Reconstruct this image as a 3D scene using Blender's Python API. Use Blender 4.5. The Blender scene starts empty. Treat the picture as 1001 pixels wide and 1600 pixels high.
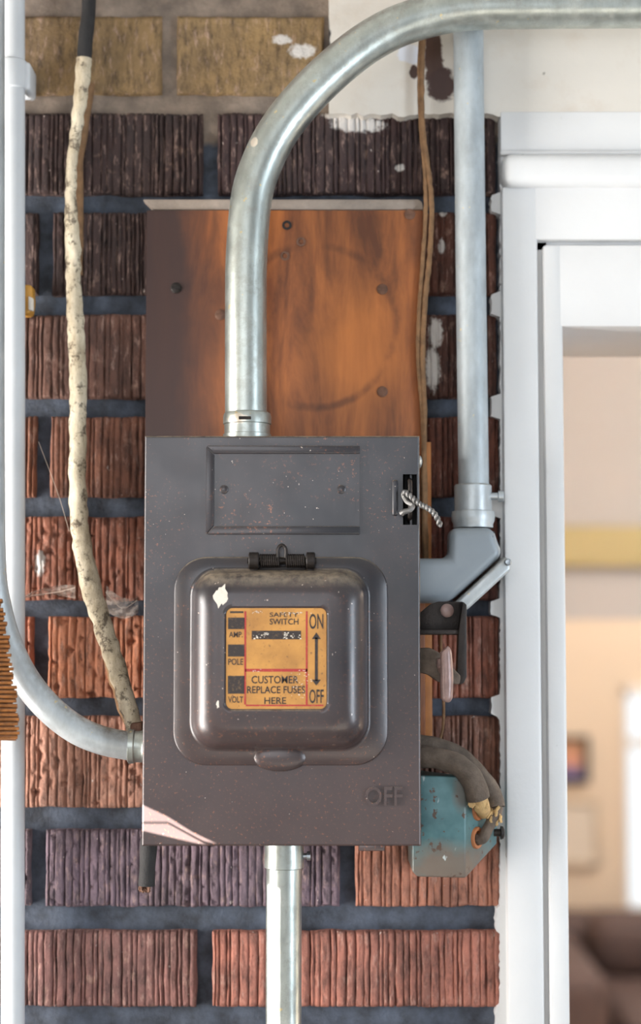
import bpy, bmesh, math, random
from mathutils import Vector, Matrix, noise
from mathutils.geometry import tessellate_polygon
random.seed(7)
SC = bpy.context.scene
COL = SC.collection
# ------------------------------------------------------------------ camera
D, H, TILT, FPX = 1.3, 1.5, math.radians(4.0), 2600.0
cd = bpy.data.cameras.new('camera'); cam = bpy.data.objects.new('camera', cd); COL.objects.link(cam)
cam.location = (0, -D, H); cam.rotation_euler = (math.pi/2 + TILT, 0, 0)
cd.sensor_width = 36; cd.lens = FPX/1600*36; cd.clip_start = 0.05
cd.dof.use_dof = True; cd.dof.focus_distance = 1.315; cd.dof.aperture_fstop = 2.8
SC.camera = cam
SC.view_settings.view_transform = 'Standard'; SC.view_settings.look = 'None'
SC.view_settings.gamma = 1; SC.view_settings.exposure = 0.12
try: SC.view_settings.use_curve_mapping = False
except Exception: pass
# ------------------------------------------------------------------ world
w = bpy.data.worlds.new('daylight'); SC.world = w; w.use_nodes = True
nt = w.node_tree; nt.nodes.clear()
wo = nt.nodes.new('ShaderNodeOutputWorld'); bg = nt.nodes.new('ShaderNodeBackground')
tc = nt.nodes.new('ShaderNodeTexCoord'); sp = nt.nodes.new('ShaderNodeSeparateXYZ')
rp = nt.nodes.new('ShaderNodeValToRGB'); mr = nt.nodes.new('ShaderNodeMapRange')
nt.links.new(tc.outputs['Generated'], sp.inputs[0]); nt.links.new(sp.outputs['Y'], mr.inputs[0])
mr.inputs[1].default_value = -1; mr.inputs[2].default_value = 1
nt.links.new(mr.outputs[0], rp.inputs[0])
rp.color_ramp.elements[0].color = (.26, .28, .31, 1); rp.color_ramp.elements[0].position = .3
rp.color_ramp.elements[1].color = (1.0, 1.06, 1.1, 1); rp.color_ramp.elements[1].position = .85
nt.links.new(rp.outputs[0], bg.inputs[0]); bg.inputs[1].default_value = 1.0
nt.links.new(bg.outputs[0], wo.inputs[0])
# ------------------------------------------------------------------ lights
def area(name, loc, target, sx, sy, power, col):
    l = bpy.data.lights.new(name, 'AREA'); l.shape = 'RECTANGLE'; l.size = sx; l.size_y = sy
    l.energy = power; l.color = col
    o = bpy.data.objects.new(name, l); COL.objects.link(o); o.location = loc
    o.rotation_euler = (Vector(target)-Vector(loc)).to_track_quat('-Z', 'Y').to_euler()
    return o
area('porch_window_light_left', (-1.2, -.34, 1.28), (0, .0, 1.35), .55, 1.1, 42, (1, .97, .93))
area('porch_window_light_right', (1.45, -1.0, 1.4), (0.1, .05, 1.45), .38, 1.0, 17, (.78, .89, 1))
area('area_light_behind', (-.5, -2.6, 1.9), (0, 0, 1.4), 1.6, 1.0, 14, (.93, .96, 1))  # broad area light behind the camera; no window is built there
area('room_fill_light', (1.2, 2.7, 2.5), (1.0, 3.2, 0), 1.2, .8, 30, (1, .95, .9))  # fill light added to brighten the room walls, no lamp modelled
area('header_fill_light', (1.6, .7, 2.2), (1.0, 1.9, 1.7), .8, .6, 14, (1, .98, .96))  # second added fill, brightens the front of the header wall
SUN = Vector((.80, .50, -.42)).normalized()
sl = bpy.data.lights.new('sun', 'SUN'); sl.energy = 110; sl.angle = math.radians(.06); sl.color = (1, .96, .9)
so = bpy.data.objects.new('sun', sl); COL.objects.link(so); so.location = (-4, -2, 4)
so.rotation_euler = SUN.to_track_quat('-Z', 'Y').to_euler()

# ------------------------------------------------------------------ helpers
def P(px, py, Y):
    """point of the plane y=Y that the pixel looks at"""
    dx, dz = (px-500.5)/FPX, (800-py)/FPX
    c, s = math.cos(TILT), math.sin(TILT)
    d = Vector((dx, c - s*dz, s + c*dz)); t = (Y + D)/d.y
    return Vector((0, -D, H)) + d*t
def X(px, Y, py=1000): return P(px, py, Y).x
def Z(py, Y): return P(440, py, Y).z
def srgb(r, g, b):
    f = lambda c: (c/255/12.92 if c/255 <= .04045 else ((c/255+.055)/1.055)**2.4)
    return (f(r), f(g), f(b), 1)

class MB:
    def __init__(s): s.v = []; s.f = []; s.m = []
    def add(s, vs, fs, mi=0):
        o = len(s.v); s.v += [tuple(v) for v in vs]; s.f += [tuple(i+o for i in f) for f in fs]; s.m += [mi]*len(fs); return s
    def bm(s, bm, mi=0):
        bm.verts.index_update()
        s.add([v.co[:] for v in bm.verts], [[v.index for v in f.verts] for f in bm.faces], mi); bm.free(); return s
    def box(s, x0, x1, y0, y1, z0, z1, bev=0, mi=0, seg=2):
        bm = bmesh.new(); bmesh.ops.create_cube(bm, size=1)
        for v in bm.verts:
            v.co = Vector((x0+(x1-x0)*(v.co.x+.5), y0+(y1-y0)*(v.co.y+.5), z0+(z1-z0)*(v.co.z+.5)))
        if bev: bmesh.ops.bevel(bm, geom=bm.edges[:], offset=bev, segments=seg, profile=.5, affect='EDGES')
        return s.bm(bm, mi)
    def prism(s, pts, dirv, bev=0, mi=0, seg=2):
        """closed polygon (3D points, planar) extruded along dirv"""
        bm = bmesh.new(); a = [bm.verts.new(p) for p in pts]; b = [bm.verts.new(Vector(p)+Vector(dirv)) for p in pts]
        bm.faces.new(a); bm.faces.new(b[::-1]); n = len(a)
        for i in range(n): bm.faces.new((a[i], b[i], b[(i+1) % n], a[(i+1) % n]))
        bmesh.ops.recalc_face_normals(bm, faces=bm.faces[:])
        if bev: bmesh.ops.bevel(bm, geom=bm.edges[:], offset=bev, segments=seg, profile=.5, affect='EDGES')
        return s.bm(bm, mi)
    def poly(s, pxs, Y0, Y1, bev=0, mi=0, seg=2):
        return s.prism([P(a, b, Y0) for a, b in pxs], (0, Y1-Y0, 0), bev, mi, seg)
    def lathe(s, c, axis, prof, n=32, mi=0, cap=True):
        """prof: (distance along axis, radius)"""
        ax = Vector(axis).normalized(); u = ax.orthogonal().normalized(); v = ax.cross(u)
        vs = []; fs = []
        for t, r in prof:
            for k in range(n):
                a = 2*math.pi*k/n; vs.append(Vector(c)+ax*t+(u*math.cos(a)+v*math.sin(a))*r)
        for j in range(len(prof)-1):
            for k in range(n):
                fs.append((j*n+k, j*n+(k+1) % n, (j+1)*n+(k+1) % n, (j+1)*n+k))
        if cap: fs.append(tuple(range(n))[::-1]); fs.append(tuple((len(prof)-1)*n+k for k in range(n)))
        return s.add(vs, fs, mi)
    def tube(s, pts, rad, n=20, sub=6, mi=0, rough=0, rs=60, cap=True):
        P3 = [Vector(p) for p in pts]; R = rad if isinstance(rad, (list, tuple)) else [rad]*len(P3)
        path = []; rr = []
        for i in range(len(P3)-1):
            p0 = P3[max(i-1, 0)]; p1 = P3[i]; p2 = P3[i+1]; p3 = P3[min(i+2, len(P3)-1)]
            for k in range(sub):
                t = k/sub
                path.append(.5*((2*p1)+(-p0+p2)*t+(2*p0-5*p1+4*p2-p3)*t*t+(-p0+3*p1-3*p2+p3)*t**3))
                rr.append(R[i]*(1-t)+R[i+1]*t)
        path.append(P3[-1]); rr.append(R[-1])
        T = (path[1]-path[0]).normalized(); u = T.orthogonal().normalized()
        vs = []; fs = []
        for i, p in enumerate(path):
            a = path[max(i-1, 0)]; b = path[min(i+1, len(path)-1)]; T = (b-a).normalized()
            u = (u-T*u.dot(T)).normalized(); v = T.cross(u)
            for k in range(n):
                an = 2*math.pi*k/n; d = u*math.cos(an)+v*math.sin(an); r = rr[i]
                if rough: r *= 1+rough*noise.noise((p+d*rr[i])*rs)
                vs.append(p+d*r)
        m = len(path)
        for j in range(m-1):
            for k in range(n): fs.append((j*n+k, j*n+(k+1) % n, (j+1)*n+(k+1) % n, (j+1)*n+k))
        if cap: fs.append(tuple(range(n))[::-1]); fs.append(tuple((m-1)*n+k for k in range(n)))
        return s.add(vs, fs, mi)
    def loops(s, loops, mi=0, cap0=False, cap1=True):
        n = len(loops[0]); vs = [p for l in loops for p in l]; fs = []
        for j in range(len(loops)-1):
            for k in range(n): fs.append((j*n+k, j*n+(k+1) % n, (j+1)*n+(k+1) % n, (j+1)*n+k))
        if cap0: fs.append(tuple(range(n))[::-1])
        if cap1: fs.append(tuple((len(loops)-1)*n+k for k in range(n)))
        return s.add(vs, fs, mi)
    def ball(s, c, r, mi=0, sc=(1, 1, 1)):
        bm = bmesh.new(); bmesh.ops.create_uvsphere(bm, u_segments=16, v_segments=10, radius=r)
        for v in bm.verts: v.co = Vector(c)+Vector((v.co.x*sc[0], v.co.y*sc[1], v.co.z*sc[2]))
        return s.bm(bm, mi)
    def text(s, body, x0, x1, z0, z1, y, depth=0.0, mi=0):
        cu = bpy.data.curves.new('t', 'FONT'); cu.body = body; cu.size = 1; cu.resolution_u = 3; cu.offset = .012
        if depth: cu.extrude = .5; cu.bevel_depth = 0
        o = bpy.data.objects.new('t', cu); me = bpy.data.meshes.new_from_object(o)
        vs = [v.co.copy() for v in me.vertices]; fs = [tuple(p.vertices) for p in me.polygons]
        bpy.data.objects.remove(o); bpy.data.curves.remove(cu); bpy.data.meshes.remove(me)
        ax = min(v.x for v in vs); bx = max(v.x for v in vs); ay = min(v.y for v in vs); by = max(v.y for v in vs)
        out = [Vector((x0+(v.x-ax)/(bx-ax)*(x1-x0), y+(-(v.z+.5)*depth if depth else 0), z0+(v.y-ay)/(by-ay)*(z1-z0))) for v in vs]
        return s.add(out, fs, mi)
    def build(s, name, mats, parent=None, smooth=True, ang=35, origin=None):
        me = bpy.data.meshes.new(name)
        if parent is not None: org = parent['_w'] if '_w' in parent else (0, 0, 0)
        elif origin is not None: org = origin
        else:
            org = [(min(v[i] for v in s.v)+max(v[i] for v in s.v))/2 for i in range(3)]
        org = Vector(org)
        me.from_pydata([tuple(Vector(v)-org) for v in s.v], [], s.f)
        if not isinstance(mats, (list, tuple)): mats = [mats]
        for m in mats: me.materials.append(m)
        me.polygons.foreach_set('material_index', s.m)
        me.validate(); me.update()
        bm = bmesh.new(); bm.from_mesh(me); bmesh.ops.recalc_face_normals(bm, faces=bm.faces[:]); bm.to_mesh(me); bm.free()
        if smooth:
            me.shade_smooth()
            try: me.set_sharp_from_angle(angle=math.radians(ang))
            except Exception: pass
        o = bpy.data.objects.new(name, me); COL.objects.link(o)
        if parent is None: o.location = org
        else: o.parent = parent
        o['_w'] = tuple(org)
        return o
def thing(name, loc, label, cat, group=None):
    o = bpy.data.objects.new(name, None); COL.objects.link(o); o.location = loc; o['_w'] = tuple(loc); o.empty_display_size = .05
    return tag(o, label, cat, group)
def tag(o, label, cat, group=None):
    o['label'] = label; o['category'] = cat
    if group: o['group'] = group
    return o
def struct(o, label=None, cat=None):
    o['kind'] = 'structure'
    if label: o['label'] = label
    if cat: o['category'] = cat
    return o

# ------------------------------------------------------------------ materials
class N:
    def __init__(s, name):
        s.m = bpy.data.materials.new(name); s.m.use_nodes = True; s.t = s.m.node_tree; s.b = s.t.nodes['Principled BSDF']
        s.co = s.t.nodes.new('ShaderNodeNewGeometry').outputs['Position']
    def node(s, ty, **kw):
        n = s.t.nodes.new(ty)
        for k, v in kw.items(): setattr(n, k, v)
        return n
    def set(s, inp, v):
        if isinstance(v, bpy.types.NodeSocket): s.t.links.new(v, inp)
        else: inp.default_value = v
    def noise(s, scale, detail=4, rough=.6, stretch=None, dist=0):
        n = s.node('ShaderNodeTexNoise'); n.inputs['Scale'].default_value = scale; n.inputs['Detail'].default_value = detail
        n.inputs['Roughness'].default_value = rough; n.inputs['Distortion'].default_value = dist
        c = s.co
        if stretch:
            mp = s.node('ShaderNodeMapping'); mp.inputs['Scale'].default_value = stretch; s.set(mp.inputs[0], c); c = mp.outputs[0]
        s.set(n.inputs['Vector'], c); return n.outputs['Fac']
    def ramp(s, fac, a, b):
        n = s.node('ShaderNodeMapRange'); n.inputs[1].default_value = a; n.inputs[2].default_value = b
        s.set(n.inputs[0], fac); return n.outputs[0]
    def math(s, op, a, b=0.0):
        n = s.node('ShaderNodeMath', operation=op); s.set(n.inputs[0], a); s.set(n.inputs[1], b); return n.outputs[0]
    def mix(s, fac, a, b, mode='MIX'):
        n = s.node('ShaderNodeMix', data_type='RGBA', blend_type=mode); s.set(n.inputs[0], fac); s.set(n.inputs[6], a); s.set(n.inputs[7], b)
        return n.outputs[2]
    def blob(s, c, rx, rz, soft=.5, wob=.5, ns=60):
        """ragged patch round a world point, measured in x and z"""
        sx = s.node('ShaderNodeSeparateXYZ'); s.set(sx.inputs[0], s.co)
        dx = s.math('DIVIDE', s.math('SUBTRACT', sx.outputs[0], c[0]), rx); dz = s.math('DIVIDE', s.math('SUBTRACT', sx.outputs[2], c[2]), rz)
        d = s.math('SQRT', s.math('ADD', s.math('MULTIPLY', dx, dx), s.math('MULTIPLY', dz, dz)))
        d = s.math('ADD', d, s.math('MULTIPLY', s.math('SUBTRACT', s.noise(ns), .5), wob*2))
        return s.ramp(d, 1+soft/2, 1-soft/2)
    def out(s, col, rough=.6, metal=0, bump=None, bs=.3, bd=.001, spec=None, coat=0):
        s.set(s.b.inputs['Base Color'], col); s.set(s.b.inputs['Roughness'], rough); s.set(s.b.inputs['Metallic'], metal)
        if spec is not None: s.set(s.b.inputs['Specular IOR Level'], spec)
        if coat: s.b.inputs['Coat Weight'].default_value = coat
        if bump is not None:
            b = s.node('ShaderNodeBump'); b.inputs['Strength'].default_value = bs; b.inputs['Distance'].default_value = bd
            s.set(b.inputs['Height'], bump); s.t.links.new(b.outputs[0], s.b.inputs['Normal'])
        return s.m
def simple(name, col, rough=.6, metal=0, var=.25, ns=40, bs=.15):
    n = N(name); f = n.noise(ns); dark = tuple(c*(1-var) for c in col[:3])+(1,)
    return n.out(n.mix(n.ramp(f, .3, .7), dark, col), rough, metal, n.noise(ns*8, 3), bs)

def m_brick():
    n = N('rug_faced_brick'); at = n.node('ShaderNodeAttribute', attribute_name='brick_colour'); c = at.outputs['Color']
    c = n.mix(n.ramp(n.noise(25, 5), .35, .7), n.mix(.5, c, (.035, .028, .028, 1)), c)
    c = n.mix(n.ramp(n.noise(150, 5, .75, (1, 1, .3)), .48, .66), c, n.mix(.62, c, (.02, .015, .015, 1)))
    c = n.mix(n.math('MULTIPLY', n.ramp(n.noise(230, 4, .7, (1, 1, .25)), .55, .72), .4), c, srgb(215, 180, 165))
    c = n.mix(n.math('MULTIPLY', n.ramp(n.noise(60, 3), .62, .75), .35), c, srgb(200, 165, 145))
    c = n.mix(n.ramp(n.noise(170, 2, .5), .74, .78), c, srgb(205, 190, 180))
    # old paint splashed from the white lintel and frame
    for (px, py, rx, rz) in ((560, 195, .022, .006), (545, 180, .02, .006), (625, 262, .004, .003), (680, 520, .006, .012), (676, 575, .006, .018), (62, 880, .004, .01), (440, 62, .008, .004), (472, 80, .011, .006), (690, 385, .003, .006), (692, 330, .003, .004)):
        c = n.mix(n.blob(P(px, py, .1), rx, rz, .4, .7, 220), c, srgb(205, 200, 195))
    return n.out(c, .72, 0, n.noise(350, 5, .7), .8, .002, .35)
def m_mortar():
    n = N('dark_mortar'); sx = n.node('ShaderNodeSeparateXYZ'); n.set(sx.inputs[0], n.co)
    top = n.ramp(n.math('ADD', sx.outputs[2], n.math('MULTIPLY', n.noise(60), .01)), Z(215, .1), Z(205, .1))
    a = n.mix(n.ramp(n.noise(45, 5), .35, .65), srgb(40, 44, 52), srgb(78, 86, 100)); b = n.mix(n.ramp(n.noise(45, 5), .35, .65), srgb(104, 92, 82), srgb(140, 124, 110))  # blue in the lower mortar tones stands in for bluish light
    c = n.mix(top, a, b)
    return n.out(c, .75, 0, n.noise(300, 5, .7), .7, .0015)
def m_box():
    n = N('dark_painted_steel'); c = n.mix(n.ramp(n.noise(9, 4), .35, .68), srgb(38, 38, 43), srgb(60, 54, 55))
    sx = n.node('ShaderNodeSeparateXYZ'); n.set(sx.inputs[0], n.co)
    low = n.ramp(n.math('ADD', sx.outputs[2], n.math('MULTIPLY', n.noise(20), .25)), Z(850, 0)+.125, Z(1300, 0)+.125)
    c = n.mix(n.math('MULTIPLY', low, .55), c, srgb(88, 70, 66))
    c = n.mix(n.math('MULTIPLY', n.ramp(n.noise(420, 3, .6), .6, .68), n.math('MAXIMUM', n.math('MULTIPLY', low, .75), n.ramp(n.noise(18, 3), .45, .65))), c, srgb(135, 88, 66))
    c = n.mix(n.ramp(n.noise(400, 1, .4), .775, .79), c, srgb(190, 175, 162))
    ge = n.node('ShaderNodeNewGeometry'); s2 = n.node('ShaderNodeSeparateXYZ'); n.set(s2.inputs[0], ge.outputs['Normal'])
    dust = n.math('MULTIPLY', n.ramp(s2.outputs[2], .35, .9), n.ramp(n.noise(150, 4, .7), .3, .6))
    c = n.mix(dust, c, srgb(158, 142, 122))
    return n.out(c, n.math('ADD', n.math('MULTIPLY', n.noise(30), .24), .2), .15, n.noise(220, 4), .12, .0006, .75)
def m_galv(name='galvanised_steel', tint=(190, 196, 190), dirt=.4, rough=.34, met=.9):
    n = N(name); c = n.mix(n.ramp(n.noise(60, 4, .6, (1, 1, .4)), .35, .65), srgb(*[t*.86 for t in tint]), srgb(*tint))
    ge = n.node('ShaderNodeNewGeometry'); s2 = n.node('ShaderNodeSeparateXYZ'); n.set(s2.inputs[0], ge.outputs['Normal'])
    up = n.ramp(s2.outputs[2], .1, .8)
    d = n.math('MULTIPLY', n.ramp(n.noise(90, 5, .75), .48, .62), dirt)
    d = n.math('MAXIMUM', d, n.math('MULTIPLY', up, n.ramp(n.noise(140, 4), .35, .6)))
    d2 = n.math('MULTIPLY', d, .75)
    c = n.mix(d2, c, srgb(112, 102, 88))
    c = n.mix(n.ramp(n.noise(170, 2, .5), .72, .75), c, srgb(205, 190, 150))
    if met > .8:
        for px, py, rx, rz in ((397, 222, .003, .0045), (459, 238, .002, .0035), (372, 655, .008, .004)):
            c = n.mix(n.blob(P(px, py, .03), rx, rz, .3, .5, 200), c, srgb(226, 216, 200))
    return n.out(c, n.math('ADD', n.math('MULTIPLY', n.noise(60), .25), rough-.1), n.math('SUBTRACT', met, n.math('MULTIPLY', d, met*.9)), n.noise(260, 3), .08, .0006)
def m_board():
    n = N('stained_plywood'); g = n.noise(14, 6, .65, (2.6, 1, .5), .6)
    c = n.mix(n.ramp(g, .35, .68), srgb(92, 50, 26), srgb(170, 100, 50))
    c = n.mix(n.math('MULTIPLY', n.ramp(n.noise(160, 3, .6, (1, 1, .08)), .5, .75), .4), c, srgb(88, 42, 22))
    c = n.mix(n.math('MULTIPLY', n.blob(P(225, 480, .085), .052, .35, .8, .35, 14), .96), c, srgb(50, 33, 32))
    c = n.mix(n.math('MULTIPLY', n.blob(P(290, 560, .085), .04, .06, .9, .6, 20), .5), c, srgb(60, 36, 30))
    c = n.mix(n.math('MULTIPLY', n.blob(P(560, 550, .085), .035, .05, 1, .6, 20), .5), c, srgb(198, 118, 52))
    # ring left by an old round fitting
    p = P(490, 510, .085); sx = n.node('ShaderNodeSeparateXYZ'); n.set(sx.inputs[0], n.co)
    dx = n.math('SUBTRACT', sx.outputs[0], p.x); dz = n.math('SUBTRACT', sx.outputs[2], p.z)
    r = n.math('SQRT', n.math('ADD', n.math('MULTIPLY', dx, dx), n.math('MULTIPLY', dz, dz)))
    r = n.math('ADD', r, n.math('MULTIPLY', n.math('SUBTRACT', n.noise(30), .5), .006))
    ring = n.ramp(n.math('ABSOLUTE', n.math('SUBTRACT', r, .069)), .0045, .0012)
    c = n.mix(n.math('MULTIPLY', n.math('MULTIPLY', ring, .6), n.ramp(n.noise(20), .42, .62)), c, srgb(66, 34, 20))
    return n.out(c, .5, 0, n.noise(200, 4, .6, (1, 1, .1)), .25, .0006)
def m_white(name='white_gloss_paint', col=(217, 217, 217), lint=False):
    n = N(name); c = n.mix(n.ramp(n.noise(8, 4), .3, .7), srgb(*[v*.965 for v in col]), srgb(*col))
    c = n.mix(n.ramp(n.noise(95, 2, .4), .79, .81), c, srgb(150, 145, 135))
    if lint:
        c = n.mix(n.math('MULTIPLY', n.ramp(n.noise(22, 5, .7), .52, .7), .3), c, srgb(190, 170, 150))
        for px, py, rx, rz, cc in ((675, 95, .008, .027, (74, 50, 40)), (688, 140, .012, .014, (66, 42, 36)), (645, 120, .004, .006, (70, 50, 42)), (505, 70, .006, .02, (40, 34, 32)), (640, 92, .012, .008, (214, 216, 224))):
            c = n.mix(n.blob(P(px, py, .1), rx, rz, .25, .55, 110), c, srgb(*cc))
    return n.out(c, .42, 0, n.noise(30, 5, .6), .25, .003)
def m_decal():
    n = N('yellow_label_paper'); c = n.mix(n.ramp(n.noise(35, 5), .3, .7), srgb(150, 104, 52), srgb(196, 142, 70))
    c = n.mix(n.ramp(n.noise(400, 3, .7), .62, .72), c, srgb(110, 78, 52)); return n.out(c, .5, 0, n.noise(500, 2), .1, .0003)
def m_ink(name, a, b):
    n = N(name); return n.out(n.mix(n.ramp(n.noise(500, 4, .7), .56, .66), srgb(*a), srgb(*b)), .55)
def m_cream_cable():
    n = N('cream_cloth_insulation'); c = n.mix(n.ramp(n.noise(60, 5, .7, (1, 1, .4)), .35, .65), srgb(164, 148, 122), srgb(220, 207, 182))
    c = n.mix(n.math('MULTIPLY', n.ramp(n.noise(95, 5, .78), .52, .6), .8), c, srgb(72, 58, 46))
    return n.out(c, .85, 0, n.noise(260, 5, .7), .8, .0015)
def m_teal():
    n = N('teal_painted_steel'); c = n.mix(n.ramp(n.noise(22, 4), .3, .7), srgb(46, 84, 90), srgb(98, 134, 136))
    c = n.mix(n.math('MULTIPLY', n.blob(P(700, 1355, .03), .035, .017, .9, .6, 50), .75), c, srgb(112, 88, 72))
    c = n.mix(n.math('MULTIPLY', n.blob(P(722, 1240, .03), .006, .014, .9, .6, 60), .8), c, srgb(110, 104, 96))
    c = n.mix(n.ramp(n.noise(130, 3, .6), .63, .68), c, srgb(82, 62, 50)); c = n.mix(n.ramp(n.noise(90, 3, .6, (1, 1, .5)), .67, .72), c, srgb(176, 184, 182))
    return n.out(c, .42, .1, n.noise(120, 4), .2, .0008)

M = {
 'brick': m_brick(), 'mortar': m_mortar(), 'box': m_box(), 'galv': m_galv(), 'galv_clean': m_galv('zinc_plated_steel', (198, 204, 206), .12, .4, .4),
 'galv_blue': m_galv('pale_zinc_conduit', (182, 190, 194), .1, .5, .35), 'board': m_board(), 'white': m_white(),
 'lintel': m_white('peeling_cream_paint', (214, 207, 197), True), 'decal': m_decal(),
 'ink': m_ink('worn_black_ink', (44, 36, 34), (92, 70, 48)), 'red': m_ink('worn_red_ink', (158, 46, 44), (168, 84, 56)),
 'cream': m_cream_cable(), 'teal': m_teal(),
 'black_cable': simple('dusty_black_cable', srgb(116, 102, 90), .85, 0, .6, 70, .6),
 'dark_cable': simple('dark_tarred_cable', srgb(44, 42, 42), .8, 0, .5, 70, .5),
 'paper': simple('frayed_yellow_paper_insulation', srgb(214, 178, 124), .9, 0, .35, 200, .6),
 'bush': simple('orange_fibre_bushing', srgb(186, 118, 74), .6, 0, .3, 90),
 'iron': simple('blackened_iron', srgb(46, 38, 34), .5, .35, .55, 60, .4),
 'rust': simple('rusty_steel', srgb(118, 84, 66), .65, .3, .5, 110, .5),
 'black': simple('black_void_shade', srgb(14, 13, 13), .7, 0, .3, 50),  # black colour standing in for shade inside openings
 'grip': simple('grey_pink_worn_bakelite', srgb(152, 126, 120), .3, .15, .35, 120, .2),
 'grey_paint': simple('grey_enamel_fitting', srgb(142, 150, 156), .42, .1, .1, 25, .06),
 'screw': simple('bright_zinc_screw', srgb(190, 198, 204), .3, .9, .2, 90),
 'pvc': simple('white_painted_pipe', srgb(200, 203, 206), .4, 0, .06, 30, .05),
 'wire': simple('brown_cloth_wire', srgb(136, 102, 70), .85, 0, .45, 120, .5),
 'twist': simple('twisted_lead_wire', srgb(150, 148, 146), .4, .8, .5, 160, .4),
 'copper': simple('glossy_brown_slats', srgb(150, 96, 50), .3, .1, .55, 240, .2),
 'orange': simple('yellow_plastic', srgb(206, 150, 62), .5, 0, .3, 90),
 'flake': simple('white_paint_splash', srgb(224, 214, 200), .6, 0, .15, 200, .4),
 'stripw': simple('grey_weathered_wood', srgb(158, 144, 132), .8, 0, .3, 60, .5),
 'orangewood': simple('orange_raw_wood', srgb(176, 112, 58), .6, 0, .3, 50, .3),
 'floor': simple('porch_concrete', srgb(120, 116, 110), .8, 0, .2, 10),
}

# ------------------------------------------------------------------ brick wall
WY = .100          # face of the bricks
def brick_wall():
    vs = []; fs = []; cols = []; rnd = random.Random(3)
    rows = [(25, 147), (176, 302), (331, 459), (491, 621), (651, 776), (807, 938), (963, 1091), (1119, 1262), (1297, 1417), (1456, 1574), (1613, 1735)]
    zs = [(Z(a, WY), Z(b, WY)) for a, b in rows]
    pz = zs[3][0]-zs[4][0]
    for k in range(5): zs.insert(0, (zs[0][0]+pz, zs[0][1]+pz))
    first = 5
    z = zs[-1][0]
    while z-pz > .02: z -= pz; zs.append((z, z-.064))
    left_cols = [(150, 124, 84), (66, 46, 44), (74, 54, 50), (124, 86, 72), (148, 96, 76), (164, 104, 78), (206, 130, 96), (188, 134, 112), (126, 110, 118), (164, 108, 98), (150, 90, 70)]  # tones partly carry the light fall; purple course has sky sheen painted in
    right_cols = [(150, 124, 84), (66, 46, 44), (106, 62, 50), (92, 58, 48), (116, 70, 56), (124, 74, 60), (172, 104, 82), (142, 94, 78), (196, 130, 106), (176, 114, 98), (150, 90, 70)]  # right-hand tones, lighting partly painted in as well
    pitch = .2575; jx = .013
    x_even = P(543, 1350, WY).x; x_odd = P(319, 1450, WY).x
    XR = X(781, WY)
    for r, (zt, zb) in enumerate(zs):
        c = r-first
        base = x_even if c % 2 == 0 else x_odd
        if c == 0: base = P(264, 90, WY).x
        if c == 1: base = P(328, 240, WY).x
        for k in range(-5, 3):
            a = base+k*pitch+jx/2; b = base+(k+1)*pitch-jx/2
            if c == 0: b = min(b, P(506, 90, WY).x) if k == 0 else b
            if c <= 0 and a > P(506, 90, WY).x: continue
            lim = XR-(.0 if 1 <= c else 0)
            if a > lim: continue
            b = min(b, lim-.0015*rnd.random())
            if b < -.85: continue
            near = (b > -.34 and -1 <= c <= 10)
            if 0 <= c < len(left_cols): col = left_cols[c] if (a+b)/2 < .02 else right_cols[c]
            else: col = (138, 84, 64)
            if c >= 2 and a > P(430, 1000, WY).x-.18 and b > .1: col = right_cols[min(c, 10)]
            if c == 9 and a < P(250, 1450, WY).x and b > -.2: col = (150, 102, 96)
            cl = srgb(*[max(8, min(250, v*(1+.05*(rnd.random()-.5)))) for v in col])
            smooth_face = (c <= 0)
            nx = int((b-a)/(.0008 if near else .01)); nz = max(4, int((zt-zb)/(.002 if near else .012)))
            o = len(vs); seed = rnd.random()*100
            gr = []; gx = a+.003
            while gx < b-.002:
                gr.append((gx, rnd.uniform(.0005, .0010), rnd.uniform(.0018, .0048))); gx += rnd.uniform(.0028, .0085)
            # rake: irregular groove pattern across the width
            def face_y(x, zz):
                if smooth_face:
                    g = .0006*noise.noise(Vector((x*150, zz*150, seed)))
                else:
                    xx = x+.0007*noise.noise(Vector((x*30, zz*45, seed)))
                    g = 0
                    for (q, w_, dp) in gr:
                        e_ = abs(xx-q)/w_
                        if e_ < 2.2: g = max(g, dp*math.exp(-e_*e_)*(.75+.6*noise.noise(Vector((q*900, zz*60, seed)))))
                    tear = noise.noise(Vector((x*150, zz*210, seed+3)))
                    g += max(0, tear-.22)*(.0085 if c in (5, 6, 7) and x < 0 else (.006 if c == 8 and x < .03 else .0022))
                    g += .0005*noise.noise(Vector((x*330, zz*120, seed)))
                return g
            for j in range(nz+1):
                for i in range(nx+1):
                    u = i/nx; v = j/nz; x = a+(b-a)*u; zz = zt+(zb-zt)*v
                    ed = min(u*(b-a), (1-u)*(b-a), v*(zt-zb), (1-v)*(zt-zb))
                    rnded = .0028*max(0, 1-ed/.003)**2
                    jit = .0009*noise.noise(Vector((x*60, zz*60, seed)))
                    ex = jit if u in (0, 1) else 0; ez = jit*1.3 if v in (0, 1) else 0
                    vs.append((x+ex, WY+face_y(x, zz)+rnded-.0006*noise.noise(Vector((x*9, zz*9, seed))), zz+ez))
                    cols.append(cl)
            W = nx+1
            for j in range(nz):
                for i in range(nx): fs.append((o+j*W+i, o+(j+1)*W+i, o+(j+1)*W+i+1, o+j*W+i+1))
            # sides going back into the joint
            rim = [o+i for i in range(W)]+[o+j*W+nx for j in range(1, nz+1)]+[o+nz*W+i for i in range(nx-1, -1, -1)]+[o+j*W for j in range(nz-1, 0, -1)]
            o2 = len(vs)
            for q in rim: vs.append((vs[q][0], WY+.03, vs[q][2])); cols.append(cl)
            n = len(rim)
            for q in range(n): fs.append((rim[q], rim[(q+1) % n], o2+(q+1) % n, o2+q))
    nb = len(fs)
    # mortar bed, a slightly rolling sheet behind the brick faces
    x0, x1, z0, z1 = -.85, XR+.002, 0, 2.6; nx, nz = 170, 340; o = len(vs)
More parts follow.
